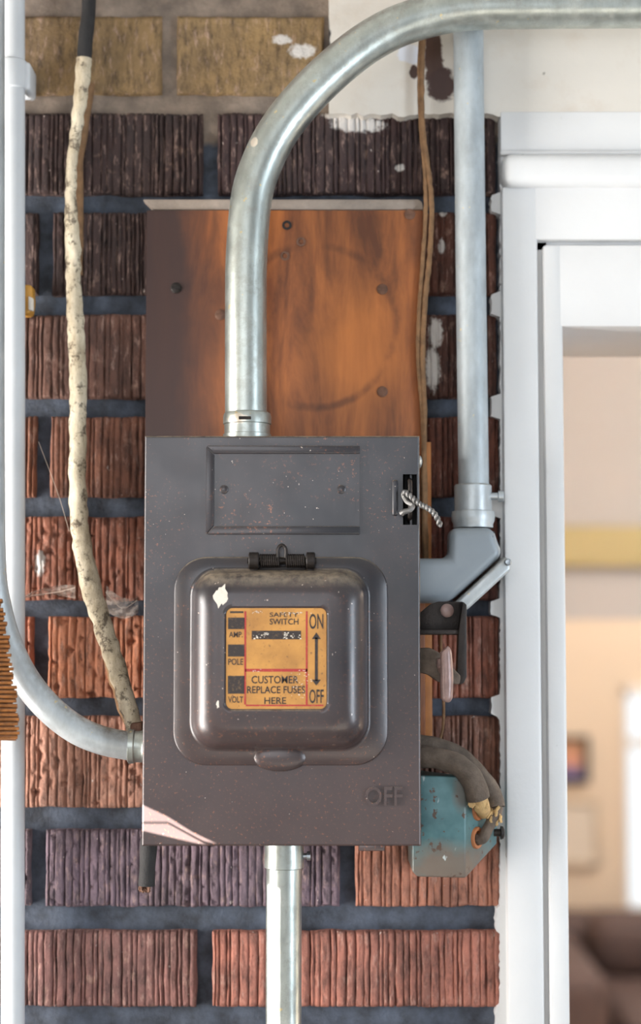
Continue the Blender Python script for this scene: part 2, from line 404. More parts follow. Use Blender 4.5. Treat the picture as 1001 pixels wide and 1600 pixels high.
    ztop = Z(160, WY)
    for j in range(nz+1):
        for i in range(nx+1):
            x = x0+(x1-x0)*i/nx; zz = z0+(z1-z0)*j/nz
            y = WY+.011+.003*noise.noise(Vector((x*30, zz*40, 4)))
            if zz > ztop-.03: y -= .006
            vs.append((x, y, zz)); cols.append((.1, .1, .1, 1))
    for j in range(nz):
        for i in range(nx): fs.append((o+j*(nx+1)+i, o+j*(nx+1)+i+1, o+(j+1)*(nx+1)+i+1, o+(j+1)*(nx+1)+i))
    # solid body of the wall behind
    o = len(vs)
    for x in (x0, x1):
        for y in (WY+.018, WY+.15):
            for zz in (z0, z1): vs.append((x, y, zz)); cols.append((.1, .1, .1, 1))
    for f in ((0, 1, 3, 2), (4, 6, 7, 5), (0, 4, 5, 1), (2, 3, 7, 6), (1, 5, 7, 3), (0, 2, 6, 4)): fs.append(tuple(o+q for q in f))
    me = bpy.data.meshes.new('wall_back'); me.from_pydata(vs, [], fs)
    me.materials.append(M['brick']); me.materials.append(M['mortar'])
    me.polygons.foreach_set('material_index', [0 if i < nb else 1 for i in range(len(fs))])
    ca = me.color_attributes.new('brick_colour', 'FLOAT_COLOR', 'POINT')
    ca.data.foreach_set('color', [q for c in cols for q in c])
    me.update(); me.shade_smooth(); me.set_sharp_from_angle(angle=math.radians(60))
    ob = bpy.data.objects.new('wall_back', me); COL.objects.link(ob)
    return struct(ob)
brick_wall()
XC = X(781, WY)

# ------------------------------------------------------------------ white frame round the doorway and lintel
def frame():
    ys = .088
    # lintel over the opening, reaching left above the dark bricks
    b = MB(); zl = Z(178, ys); xl = X(514, ys)
    pts = [(xl, zl)]; rnd = random.Random(5)
    x = xl
    while x < XC+.002:
        pts.append((x+.004, zl+.0022*(rnd.random()-.5)-(.003 if rnd.random() < .15 else 0))); x += .005
    pts += [(1.7, zl), (1.7, 2.6), (xl, 2.6)]
    pts = [p for i, p in enumerate(pts) if i == 0 or p != pts[i-1]]
    b.prism([Vector((p[0], ys, p[1])) for p in pts], (0, .16, 0)); struct(b.build('trim_1', M['lintel'], smooth=False))
    # left stile, with ragged paint edge running into the joints
    b = MB(); XJ = X(846, .082); ztop = Z(250, .082)
    joints = [(302, 331), (459, 491), (621, 651), (776, 807), (938, 963), (1091, 1119), (1262, 1297), (1417, 1456), (1574, 1613)]
    pts = []; py = 200
    while py < 1660:
        inj = any(a-2 < py < c+2 for a, c in joints)
        pts.append((X(781, .094, py) + (-.0075 if inj and py < 1120 else (-.003 if inj else 0)) + .0013*(rnd.random()-.5), Z(py, .094))); py += 5
    pts += [(pts[-1][0], 0), (XJ, 0), (XJ, ztop), (pts[0][0], ztop+.02)]
    b.prism([Vector((p[0], .094, p[1])) for p in pts], (0, .13, 0))
    b.box(X(789, .082), XJ, .084, .15, 0, Z(290, .082), .003)
    struct(b.build('trim_2', M['white'], smooth=True, ang=30))
    # inner stop beside the opening, the groove between is real
    b = MB(); XI = X(883, .086); zi = Z(512, .086)
    XG = X(853, .086); zg = Z(384, .086)
    b.box(XG, XI, .0815, .24, 0, zg, .0025)
    b.box(XI-.004, 1.7, .0815, .24, zi, zg, .0025)
    b.box(XJ-.004, XG+.004, .092, .24, 0, zg+.004)
    b.box(XJ-.004, 1.7, .092, .24, zg-.002, Z(366, .086), 0)
    struct(b.build('trim_3', M['white'], smooth=True, ang=30))
    # head board and the rounded moulding over it
    b = MB()
    b.box(XJ-.003, 1.7, .084, .15, Z(375, .084), Z(262, .084), .003)
    b.box(X(787, .088), 1.7, .087, .12, Z(260, .088), Z(174, .088), .002)
    b.box(X(789, .08), 1.7, .074, .15, Z(292, .08), Z(240, .08), .009, 0, 4)
    b.box(X(787, .08), 1.7, .082, .15, Z(243, .084), Z(236, .084), .002)
    struct(b.build('trim_4', M['white'], smooth=True, ang=30))
    return XI, zi
XI, ZI = frame()

# ------------------------------------------------------------------ porch shell
b = MB(); b.box(-1.7, 1.7, -3.4, .10, -.04, 0); struct(b.build('floor', M['floor'], smooth=False))
b = MB(); b.box(-1.7, 1.7, -1.9, .10, 2.6, 2.66); struct(b.build('ceiling', simple('sun_block_ceiling_paint', srgb(200, 200, 196), .7, 0, .1, 6), smooth=False))  # unseen ceiling added to stop sun coming over the left wall
# unseen left wall added to block sun, its window sheet cut to shape patches
XW = -1.55
wallm = simple('cream_porch_paint', srgb(196, 188, 176), .7, 0, .1, 6)
b = MB(); wy0, wy1, wz0, wz1 = -1.6, -.25, 1.15, 2.35
b.box(XW-.1, XW, -3.4, wy0, 0, 2.6); b.box(XW-.1, XW, wy1, .1, 0, 2.6); b.box(XW-.1, XW, wy0, wy1, 0, wz0); b.box(XW-.1, XW, wy0, wy1, wz1, 2.6)
struct(b.build('sun_block_wall_left', wallm, smooth=False))
b = MB()
b.box(-.85, -1.55, .10, .2, 0, 2.6)
struct(b.build('wall_back', wallm, smooth=False))
def back(p):
    t = (p.x-(XW+.004))/SUN.x; q = p-SUN*t; return q
holes = [
 [P(219, 1256, 0), P(262, 1276, 0), P(300, 1300, 0), P(338, 1318, 0), P(318, 1314, 0), P(262, 1284, 0), P(219, 1284, 0)],
 [P(219, 1287, 0), P(262, 1287, 0), P(322, 1320, 0), P(300, 1316, 0), P(219, 1297, 0)],
 [P(405, 1377, .03), P(448, 1394, .03), P(448, 1640, .03), P(405, 1640, .03)],
]
hp = [[back(p) for p in h] for h in holes]
xs = XW+.004
outer = [Vector((xs, wy0-.05, wz0-.05)), Vector((xs, wy1+.05, wz0-.05)), Vector((xs, wy1+.05, wz1+.05)), Vector((xs, wy0-.05, wz1+.05))]
allp = [outer]+[[Vector((xs, q.y, q.z)) for q in h] for h in hp]
tri = tessellate_polygon([[Vector((p.y, p.z, 0)) for p in pl] for pl in allp])
flat = [p for pl in allp for p in pl]
b = MB(); b.add(flat, [tuple(t) for t in tri])
shade = b.build('sun_patch_mask', simple('sun_mask_sheet', srgb(170, 160, 140), .9, 0, .1, 20), smooth=False)  # unseen sheet added only to shape the sun patches
tag(shade, 'added tan sheet out of view with holes cut to shape the sun patches', 'light mask')

# ------------------------------------------------------------------ backing board
def board():
    yb = .084; t = thing('backing_board', (0, .1, Z(1200, .1)), 'orange-brown stained plywood board screwed to the brick behind the fuse box', 'board')
    x0, x1 = X(224, yb), X(664, yb); z0, z1 = Z(1180, yb), Z(328, yb)
    b = MB(); b.box(x0, x1, yb, .0995, z0, z1, .0012); b.build('panel', M['board'], t)
    b = MB(); b.poly([(222, 311), (654, 311), (660, 316), (662, 328), (240, 328)], .086, .0995, .0015); o = b.build('edge_strip', M['stripw'], t); o['label'] = 'pale grey strip of old wood along the top edge'
    # narrow raw wood strip standing out to the right, seen below the lever
    b = MB(); b.box(X(652, .084), X(675, .084), .086, .0995, Z(1180, yb), Z(690, yb), .001); o = b.build('edge_strip', M['orangewood'], t); o['label'] = 'orange raw wood strip along the right edge'
    for px, py, k in ((597, 452, 0), (597, 612, 0), (470, 378, 1), (448, 352, 2), (445, 400, 1), (275, 450, 0), (344, 492, 0), (640, 335, 0)):
        c = P(px, py, yb); b = MB(); r = .0046 if k == 0 else .004
        if k == 0:
            b.lathe(c+Vector((0, .0002, 0)), (0, -1, 0), [(-.0005, r), (.0008, r), (.0016, r*.7), (.0018, r*.2)], 20); b.box(c.x-r*.8, c.x+r*.8, c.y-.0021, c.y-.0014, c.z-.0005, c.z+.0005)
            b.build('screw', M['rust'] if px != 275 else M['iron'], t)
        else:
            b.lathe(c, (0, -1, 0), [(-.0004, r), (.0006, r*1.0), (.0007, r*.6), (-.0002, r*.5)], 18)
            b.build('screw_hole', M['black'] if k == 2 else M['rust'], t)
board()

# ------------------------------------------------------------------ rounded rectangle loops
def rrect(x0, x1, z0, z1, r, y, n=10):
    pts = []
    for cx, cz, a0 in ((x1-r, z1-r, 0), (x0+r, z1-r, 90), (x0+r, z0+r, 180), (x1-r, z0+r, 270)):
        for k in range(n+1):
            a = math.radians(a0+90*k/n); pts.append(Vector((cx+r*math.cos(a), y, cz+r*math.sin(a))))
    return pts

# ------------------------------------------------------------------ fuse box
def fuse_box():
    bx0, bx1, bz0, bz1 = X(223.5, 0), X(656.5, 0), Z(1322, 0), Z(681, 0)
    root = thing('fuse_box', ((bx0+bx1)/2, .084, bz0), 'dark brown-grey steel fuse box with a domed fuse door and yellow safety label', 'fuse box')
    bm_ = M['box']
    b = MB()   # body, an open tray behind the cover
    i = .006
    b.box(bx0+i, bx0+i+.0015, .004, .0835, bz0+i, bz1-i); b.box(bx1-i-.0015, bx1-i, .004, .0835, bz0+i, bz1-i)
    b.box(bx0+i, bx1-i, .004, .0835, bz0+i, bz0+i+.0015); b.box(bx0+i, bx1-i, .004, .0835, bz1-i-.0015, bz1-i)
    b.box(bx0+i, bx1-i, .082, .0835, bz0+i, bz1-i); b.build('body', bm_, root)
    # cover: plate with a slot at upper right and folded rims
    sx0, sx1, sz0, sz1 = X(632, 0), X(652, 0), Z(820, 0), Z(741, 0)
    b = MB(); t = .0016
    # front plate built as a ring of strips round the slot (bevelled outer edge)
    def q(x0, x1, z0, z1): b.box(x0, x1, 0, t, z0, z1)
    r = .0016
    q(bx0+r, sx0, bz0+r, bz1-r); q(sx1, bx1-r, bz0+r, bz1-r); q(sx0, sx1, bz0+r, sz0); q(sx0, sx1, sz1, bz1-r)
    # folded rims with a rolled edge
    for (xa, za, xb, zb) in ((bx0, bz0, bx0, bz1), (bx1, bz0, bx1, bz1), (bx0, bz0, bx1, bz0), (bx0, bz1, bx1, bz1)):
        inx = (1 if xa == bx0 else -1) if xa == xb else 0; inz = (1 if za == bz0 else -1) if za == zb else 0
        prof = [(r, 0), (r*.6, r*.1), (r*.3, r*.3), (r*.1, r*.6), (0, r), (0, .016), (t*.8, .016), (t*.8, t)]
        A = [(xa+inx*o_, y_, za+inz*o_) for o_, y_ in prof]; B = [(xb+inx*o_, y_, zb+inz*o_) for o_, y_ in prof]
        # mitre the ends of the bend
        if inx: A = [(p[0], p[1], za+o_) for p, (o_, y_) in zip(A, prof)]; B = [(p[0], p[1], zb-o_) for p, (o_, y_) in zip(B, prof)]
        else: A = [(xa+o_, p[1], p[2]) for p, (o_, y_) in zip(A, prof)]; B = [(xb-o_, p[1], p[2]) for p, (o_, y_) in zip(B, prof)]
        n = len(prof); b.add(A+B, [(k, k+1, n+k+1, n+k) for k in range(n-1)])
    b.build('cover', bm_, root, ang=25)
    b = MB(); b.box(sx0-.002, sx1+.002, .012, .014, sz0-.002, sz1+.002); b.box(sx0-.001, sx0, .0, .013, sz0, sz1); b.box(sx1, sx1+.0008, .0012, .013, sz0, sz1)
    b.build('slot_shade_sheet', M['black'], root)  # black sheet standing in for the shade inside the slot
    # raised lug beside the slot and the hasp staple inside it
    b = MB(); b.box(X(613, 0), X(622, 0), -.0028, .001, Z(806, 0), Z(750, 0), .0014, 0, 3); b.build('raised_lug', M['box'], root)
    b = MB()
    xs_ = X(641, 0); b.tube([Vector((xs_, .010, Z(812, 0))), Vector((xs_, .002, Z(808, 0))), Vector((xs_, -.003, Z(800, 0))), Vector((xs_, -.004, Z(780, 0))), Vector((xs_, -.003, Z(756, 0))), Vector((xs_, .002, Z(750, 0))), Vector((xs_, .010, Z(748, 0)))], .0018, 12)
    b.build('hasp_staple', M['iron'], root)
    # card holder
    Y0 = -.0008; hx0, hx1, hz0, hz1 = X(321, 0), X(562, 0), Z(835, 0), Z(697, 0)
    h = MB(); h.box(hx0+.002, hx1, -.0012, .0006, hz0+.002, hz1-.002)
    holder = h.build('card_holder', bm_, root)
    wd = .0062
    def lip(pts, nm='holder_lip'):
        b = MB(); b.prism([Vector((x, -.0034, z)) for x, z in pts], (0, .003, 0), .0008); b.build(nm, bm_, holder)
    lip([(hx0, hz1), (hx1, hz1), (hx1, hz1-wd), (hx0+wd, hz1-wd)])
    lip([(hx0, hz0), (hx0, hz1-.0008), (hx0+wd, hz1-wd-.0008), (hx0+wd, hz0+wd+.0008)])
    lip([(hx0+.0008, hz0), (hx0+wd+.0008, hz0+wd), (hx1, hz0+wd), (hx1, hz0)])
    for px in (350, 533):
        b = MB(); c = P(px, 765, 0); b.lathe((c.x, -.001, c.z), (0, -1, 0), [(0, .0036), (.0008, .0034), (.0015, .002), (.0017, .0004)], 20); b.build('rivet', M['box'], holder)
    # fuse door: stamped flange plus dome
    fx0, fx1, fz0, fz1 = X(271, 0), X(606, 0), Z(1196, 0), Z(870, 0)
    b = MB()
    dx0, dx1, dz0, dz1 = X(300, -.004), X(574, -.004), Z(1170, -.004), Z(891, -.004)
    L = [rrect(fx0, fx1, fz0, fz1, .026, .0004), rrect(fx0+.0004, fx1-.0004, fz0+.0004, fz1-.0004, .026, -.0016), rrect(fx0+.0012, fx1-.0012, fz0+.0012, fz1-.0012, .0255, -.0024)]
    L.append(rrect(dx0-.0025, dx1+.0025, dz0-.0025, dz1+.0025, .022, -.0024))
    HD = .030; RR = .021
    L.append(rrect(dx0-.0006, dx1+.0006, dz0-.0006, dz1+.0006, .021, -.0030))
    L.append(rrect(dx0, dx1, dz0, dz1, .021, -.0045))
    for k in range(1, 13):
        a = math.pi/2*k/12; off = RR*(1-math.cos(a)); y = -(HD-RR+.001)-RR*math.sin(a)*.98
        L.append(rrect(dx0+off+.001, dx1-off-.001, dz0+off+.001, dz1-off-.001, max(.021-off*.35, .006), y))
    yt = L[-1][0].y
    tx0, tx1, tz0, tz1 = X(352, yt), X(511, yt), Z(1109, yt), Z(949, yt)
    L.append(rrect(tx0-.003, tx1+.003, tz0-.003, tz1+.003, .008, yt-.0008))
    L.append(rrect(tx0-.0008, tx1+.0008, tz0-.0008, tz1+.0008, .006, yt-.0008))
    L.append(rrect(tx0, tx1, tz0, tz1, .0055, yt+.0002))
    b.loops(L)
    door = b.build('fuse_door', bm_, root, ang=50)
    # thumb bump at the lower edge of the door
    b = MB(); c = P(437, 1186, -.002); b.ball((c.x, -.0012, c.z+.001), .0125, 0, (1.7, .3, .85)); b.build('finger_catch', bm_, door)
    # hinge with spring
    zc = Z(876, -.006); b = MB(); yh = -.0065
    for xa, xb in ((388, 404), (478, 492)):
        b.lathe((X(xa, yh), yh, zc), (1, 0, 0), [(0, .0058), (.0008, .0066), (X(xb, yh)-X(xa, yh)-.0008, .0066), (X(xb, yh)-X(xa, yh), .0058)], 20)
        b.box(X(xa, yh)+.001, X(xb, yh)-.001, yh, .001, zc-.0085, zc-.001, .001)
    b.lathe((X(386, yh), yh, zc), (1, 0, 0), [(0, .0024), (X(494, yh)-X(386, yh), .0024)], 14)
    b.box(X(404, yh), X(478, yh), -.004, .0005, zc-.0085, zc-.004, .001)
    hinge = b.build('hinge', M['iron'], door)
    b = MB()
    for xa, xb in ((406, 436), (446, 476)):
        n = 9; pts = []
        for k in range(n*8+1):
            a = k/8*2*math.pi; x = X(xa, yh)+(X(xb, yh)-X(xa, yh))*k/(n*8); pts.append(Vector((x, yh+.0045*math.cos(a), zc+.0045*math.sin(a))))
        b.tube(pts, .0009, 6, 1)
    b.tube([Vector((X(434, yh), yh-.003, zc+.002)), Vector((X(434, yh), yh-.003, zc+.009)), Vector((X(440, yh), yh-.003, zc+.012)), Vector((X(446, yh), yh-.003, zc+.009)), Vector((X(446, yh), yh-.003, zc+.002))], .0013, 8)
    b.build('hinge_spring', M['iron'], door)
    # label
    yd = yt-.0001; e = .0001
    b = MB()
    b.loops([rrect(tx0+.0006, tx1-.0006, tz0+.0006, tz1-.0006, .0048, yd+.0002), rrect(tx0+.0006, tx1-.0006, tz0+.0006, tz1-.0006, .0048, yd)], 0, True)
    def R_(a, c, d, f, mi, k=1): b.box(X(a, yd), X(d, yd), yd-e*k, yd, Z(f, yd), Z(c, yd), 0, mi)
    def T_(s, a, c, d, f, mi=1): b.text(s, X(a, yd), X(d, yd), Z(f, yd), Z(c, yd), yd-e*1.5, 0, mi)
    R_(381.5, 955, 384.5, 1101, 2); R_(477.5, 955, 480.5, 1101, 2); R_(383, 1045, 480, 1049.5, 2); R_(384, 1101, 505, 1103.5, 2)
    for a, c in ((965, 983), (1007, 1026), (1056, 1084)): R_(356, a, 382, c, 1)
    R_(359, 955, 380, 958, 1); R_(393, 985.5, 470, 999, 1)
    T_('SAFETY', 421, 957, 466, 964); T_('SWITCH', 421, 966.5, 466, 976)
    T_('AMP.', 357.5, 987, 379, 996); T_('POLE', 356.5, 1029, 380, 1039); T_('VOLT', 356.5, 1088, 380, 1098)
    T_('CUSTOMER', 393, 1056, 466, 1068); T_('REPLACE FUSES', 386, 1072, 476.5, 1083.5); T_('HERE', 413, 1089.5, 447, 1100)
    T_('ON', 483, 959, 505, 983); T_('OFF', 483, 1077, 505.5, 1099)
    def tri_(pts, mi=1): b.prism([Vector((X(a, yd), yd-e*1.5, Z(c, yd))) for a, c in pts], (0, e, 0), 0, mi)
    R_(491.7, 996, 496.3, 1064, 1, 1.5); tri_([(494, 988), (501, 998.5), (487, 998.5)]); tri_([(494, 1071.5), (487, 1062), (501, 1062)])
    rn = random.Random(11)
    # flaked white specks on the black bar, faded like the original lettering there
    for k in range(46):
        a = rn.uniform(395, 422) if k % 2 else rn.uniform(441, 468); c = rn.uniform(987.5, 997); s_ = rn.uniform(.6, 1.9)
        b.box(X(a, yd), X(a+s_*1.5, yd), yd-e*2.2, yd, Z(c+s_, yd), Z(c, yd), 0, 3)
    for (ca, cb, sa, sb, n) in ((468, 1062, 16, 14, 26), (400, 1049, 14, 3, 8), (455, 958, 22, 2.2, 20), (470, 1086, 8, 6, 6), (400, 956, 14, 1.5, 12)):
        for k in range(n):
            a = ca+sa*rn.gauss(0, .5); c = cb+sb*rn.gauss(0, .5); l = rn.uniform(.6, 2.6)
            b.box(X(a, yd), X(a+l, yd), yd-e*2.4, yd, Z(c+rn.uniform(.4, 1.1), yd), Z(c, yd), 0, 3)
    lab = b.build('safety_label', [M['decal'], M['ink'], M['red'], M['flake']], door, smooth=False)
    lab['label'] = 'worn yellow label with red lines and black lettering'
    # splashes of old white paint on the door
    def splash(px, py, rx, rz, y, mat=M['flake'], n=14, seed=1):
        rr = random.Random(seed); c = P(px, py, y); b = MB()
        pts = [Vector((c.x+rx*math.cos(2*math.pi*k/n)*rr.uniform(.55, 1.2), y, c.z+rz*math.sin(2*math.pi*k/n)*rr.uniform(.55, 1.2))) for k in range(n)]
        b.prism(pts, (0, .0009, 0), 0); return b.build('paint_splash', mat, door)
    splash(346, 931, .0062, .0095, yt-.0002, n=16, seed=4); splash(341, 1101, .002, .0035, yt-.0002, seed=5); splash(324, 1074, .002, .0028, -.0245, seed=6)
    # embossed OFF, bottom tab, edge screw
    b = MB()
    b.text('OFF', X(570, 0), X(628, 0), Z(1259, 0), Z(1229, 0), .0003, .0026); b.build('embossed_lettering', bm_, root, ang=20)
    b = MB(); b.box(X(560, 0), X(600, 0), .001, .012, bz0-.004, bz0+.001, .001); b.build('bottom_tab', bm_, root)
    b = MB(); c = Vector((bx1, .008, Z(720, 0))); b.lathe(c, (1, 0, 0), [(-.001, .005), (.001, .005), (.0022, .003), (.0026, .001)], 18); b.build('side_screw', M['screw'], root)
    b = MB(); rn = random.Random(2)
    # switch lever on the right side: bracket, arm and grip
    yb = .03
    b = MB(); b.poly([(650, 992), (650, 962), (672, 944), (684, 940), (722, 940), (728, 944), (728, 960), (724, 992)], yb+.004, yb+.0065, .0006)
    b.poly([(723, 940), (729, 945), (729, 1058), (724, 1068), (716, 1070), (713, 1060), (716, 985)], yb-.008, yb+.006, .001)
    b.poly([(650, 984), (716, 984), (716, 991), (650, 991)], yb-.006, yb+.006, .0006)
    lever = b.build('lever_bracket', M['iron'], root)
    b = MB(); c = P(698, 954, yb+.003); b.lathe(c, (0, -1, 0), [(0, .0055), (.0015, .0054), (.0028, .0035), (.003, .001)], 20); b.build('bolt', M['grip'], lever)
    b = MB(); b.poly([(650, 1013), (672, 1012), (690, 1022), (708, 1044), (720, 1056), (718, 1070), (700, 1068), (684, 1066), (668, 1054), (650, 1050)], yb-.012, yb-.002, .002)
    b.build('lever_arm', M['black_cable'], root)
    b = MB(); yg = yb-.022
    b.tube([P(694, 1014, yg), P(696, 1012.5, yg)-Vector((0, 0, .003)), P(697, 1040, yg), P(697.5, 1065, yg), P(697.5, 1090, yg), P(697, 1097, yg)], [.003, .0046, .0052, .0054, .0046, .002], 20, 6)
    b.tube([P(690, 1028, yg+.002), P(692, 1040, yg+.003), P(695, 1056, yg+.004)], [.004, .0055, .003], 14)
    b.build('lever_grip', M['grip'], root)
fuse_box()

# twisted wire through the hasp
b = MB()
def helix_pair(pts, r, tw, rad):
    P3 = [Vector(p) for p in pts]; path = []
    for i in range(len(P3)-1):
        p0 = P3[max(i-1, 0)]; p1 = P3[i]; p2 = P3[i+1]; p3 = P3[min(i+2, len(P3)-1)]
        for k in range(14):
            t = k/14; path.append(.5*((2*p1)+(-p0+p2)*t+(2*p0-5*p1+4*p2-p3)*t*t+(-p0+3*p1-3*p2+p3)*t**3))
    path.append(P3[-1])
    for ph in (0, math.pi):
        out = []
        for i, p in enumerate(path):
            T = (path[min(i+1, len(path)-1)]-path[max(i-1, 0)]).normalized(); u = Vector((0, 1, 0)); u = (u-T*u.dot(T)).normalized(); v = T.cross(u)
            a = i*tw+ph; out.append(p+(u*math.cos(a)+v*math.sin(a))*r)
        b.tube(out, rad, 8, 2)
helix_pair([P(632, 768, -.008), P(644, 778, -.011), P(656, 788, -.013), P(668, 794, -.014), P(680, 805, -.014), P(688, 822, -.013)], .0012, .55, .00125)
b.tube([P(632, 768, -.006), P(630, 774, -.003), P(636, 784, -.006), P(645, 790, -.009), P(640, 797, -.01), P(630, 800, -.009), P(627, 803, -.008)], [.002, .002, .002, .0018, .002, .0024, .0024], 10)
tag(b.build('seal_wire', M['twist']), 'short twisted grey wire looped through the hasp of the fuse box', 'wire')

# ------------------------------------------------------------------ conduits
def conduit_main():
    Y = .042; t = thing('conduit', (X(384, Y), Y, Z(680, Y)), 'large bent galvanised conduit arching from the fuse box top to upper right', 'conduit')
    pts = [(384, 690), (384, 600), (384, 480), (385, 400), (393, 308), (412, 248), (440, 197), (480, 148), (528, 102), (575, 66), (624, 40), (680, 23), (745, 14), (860, 12), (1000, 11), (1180, 10), (1500, 10)]
    b = MB(); b.tube([P(a, c, Y) for a, c in pts], .0170, 40, 10); b.build('pipe', M['galv'], t)
    z0 = Z(681, Y)-.003; c = (X(385, Y), Y, z0)
    b = MB(); b.lathe(c, (0, 0, 1), [(0, .0195), (.004, .0195), (.0045, .0185), (.012, .0185), (.0125, .0195), (.0185, .0195), (.021, .0188), (.022, .0172)], 40); b.build('coupling', M['galv'], t)
    b = MB(); b.box(c[0]-.006, c[0]+.004, Y-.0205, Y-.017, z0+.014, z0+.0165, .0006); b.build('screw_slot', M['iron'], t)
conduit_main()
def conduit_right():
    Y = .076; zt = Z(752, Y)
    t = thing('conduit', (X(737, Y), Y, zt), 'straight pale conduit dropping beside the white frame into a grey elbow', 'conduit')
    b = MB(); b.tube([P(731, 20, Y), P(732, 120, Y), P(735, 400, Y), P(739, 700, Y), P(740, 775, Y)], .0127, 32, 4); b.build('pipe', M['galv_blue'], t)
conduit_right()
BODYX = X(656.5, 0)-.006
def elbow():
    Y = .076; zt = Z(757, Y); xc = X(740, Y); f = -1
    t = thing('conduit_elbow', (xc, .1, Z(945, Y)), 'grey pull elbow fitting joining the right conduit to the fuse box side', 'conduit fitting')
    b = MB(); b.lathe((xc, Y, zt), (0, 0, -1), [(0, .0142), (.0012, .0155), (.022, .0155), (.0225, .0175), (.026, .018), (.030, .0178), (.033, .0165), (.036, .0165)], 36)
    b.build('collar', M['galv_clean'], t)
    b = MB(); b.poly([(702, 824), (772, 824), (776, 842), (787, 866), (703, 942), (640, 942), (640, 872), (702, 872)], .052, .0835, .007, 0, 5)
    b.v = [(max(v[0], BODYX+.0002), v[1], v[2]) for v in b.v]
    b.build('housing', M['grey_paint'], t)
    # slanted cover plate on the lower right
    a = P(789, 866, .05); c = P(704, 944, .05); d = (c-a).normalized(); nrm = Vector((-d.z, 0, d.x));
    if nrm.x < 0: nrm = -nrm
    b = MB(); w = .0125
    pl = [a+nrm*.0012, c+nrm*.0012, c+nrm*w+d*-.006, a+nrm*w*1.0-d*-.004]
    b.prism([Vector((p.x, .050, p.z)) for p in pl], (0, .05, 0), .003, 0, 4); b.build('cover_plate', M['galv_clean'], t)
    s = a+nrm*.006+d*.003; b = MB(); b.lathe((s.x, .0495, s.z), (0, -1, 0), [(-.001, .003), (.002, .003), (.003, .002), (.0032, .0005)], 16); b.build('screw', M['screw'], t)
    b = MB(); s = P(762, 776, Y); b.lathe((xc+.012, Y-.004, s.z), (1, 0, 0), [(0, .0032), (.008, .0032), (.0085, .0048), (.0125, .0048), (.013, .004)], 16); b.build('set_screw', M['screw'], t)
elbow()
def conduit_bottom():
    Y = .04; t = thing('conduit', (X(444, Y), Y, Z(1600, Y)-.1), 'straight galvanised conduit leaving the fuse box bottom with a sunlit patch', 'conduit')
    b = MB(); b.tube([P(444, 1330, Y), P(443, 1500, Y), P(443, 1750, Y), P(443, 2300, Y)], .0142, 36, 4); b.build('pipe', M['galv'], t)
    c = P(444, 1318, Y); b = MB(); b.lathe(c, (0, 0, -1), [(-.004, .0155), (.016, .0158), (.0185, .0158), (.0192, .0145)], 36); b.build('coupling', M['galv'], t)
    b = MB(); s = P(473, 1337, Y); b.lathe((s.x-.002, Y-.002, s.z), (1, 0, 0), [(0, .0022), (.005, .0022), (.0052, .0038), (.008, .0038), (.0084, .003)], 14); b.build('set_screw', M['screw'], t)
conduit_bottom()
def conduit_left():
    Y = .022; t = thing('conduit', P(205, 1168, Y)[:], 'curved grey conduit sweeping from the left edge into the fuse box side', 'conduit')
    pts = [(-16, -500), (-15, 0), (-15, 400), (-15, 700), (-13, 880), (-4, 950), (14, 1010), (40, 1062), (76, 1106), (118, 1139), (160, 1157), (205, 1166), (222, 1167)]
    ys = [Y]*8+[.024, .028, .033, .038, .04]
    b = MB(); b.tube([P(a, c, y) for (a, c), y in zip(pts, ys)], .0114, 30, 8); b.build('pipe', M['galv_clean'], t)
    c = P(200, 1165, .04); b = MB(); b.lathe(c, (1, 0, -.02), [(0, .0128), (.001, .0142), (.005, .0142), (.006, .0132), (.0115, .0132), (.013, .014)], 30); b.build('coupling', M['galv'], t)
conduit_left()
def pipe_white():
    Y = .074; t = thing('wall_pipe', (X(21, Y), Y, .0), 'white painted vertical pipe at the left edge, held by a strap', 'pipe')
    b = MB(); b.tube([P(20, -700, Y), P(21, 0, Y), P(21, 800, Y), P(20, 1500, Y), P(20, 3000, Y)], .0096, 30, 4); b.build('pipe', M['pvc'], t)
    b = MB(); c = P(20, 118, Y); b.lathe(c-Vector((0, 0, .0125)), (0, 0, 1), [(0, .0104), (.001, .0116), (.004, .012), (.021, .012), (.024, .0116), (.025, .0104)], 30)
    b.box(c.x+.008, c.x+.0152, Y-.004, .102, c.z-.0135, c.z+.011, .003, 0, 3); b.box(c.x-.004, c.x+.014, .094, .1, c.z-.0135, c.z+.011, .002)
    b.build('strap', M['pvc'], t)
pipe_white()

# ------------------------------------------------------------------ cables and wires
def cream_cable():
    t = thing('cable', P(208, 1140, .045)[:], 'old peeling cream cloth cable running down the left bricks, black at its top', 'cable')
    b = MB(); pp = [(146, -400), (142, -100), (139, 0), (134, 60), (131, 98)]
    b.tube([P(a, c, .085) for a, c in pp], [.0062]*5, 18, 8, 0, .15); o = b.build('dark_sheath', M['dark_cable'], t); o['label'] = 'black upper length of the cable'
    pp = [(131, 92), (127, 145), (121, 190), (113, 250), (111, 300), (114, 380), (115, 440), (119, 520), (122, 620), (121, 700), (122, 780), (128, 850), (143, 920), (163, 985), (184, 1050), (202, 1110), (212, 1145)]
    ys = [.085]*8+[.084, .082, .08, .076, .07, .063, .055, .048, .045]
    rr = [.0066, .006, .0052, .0046, .005, .0068, .0062, .0074, .0074, .0070, .0074, .0078, .0082, .008, .0078, .0072, .0066]
    b = MB(); b.tube([P(a, c, y) for (a, c), y in zip(pp, ys)], rr, 24, 14, 0, .2, 130); b.build('cream_sheath', M['cream'], t)
    b = MB(); b.tube([P(138, 130, .09), P(128, 200, .09), P(120, 260, .09), P(120, 330, .088), P(120, 430, .088)], .0055, 16, 8, 0, .2); b.build('inner_core', M['wire'], t)
    b = MB(); b.tube([P(166, 1000, .075), P(176, 1040, .07), P(188, 1085, .06), P(203, 1128, .052)], [.004, .006, .006, .005], 14, 8, 0, .4, 150); b.build('loose_sheath', M['wire'], t)
cream_cable()
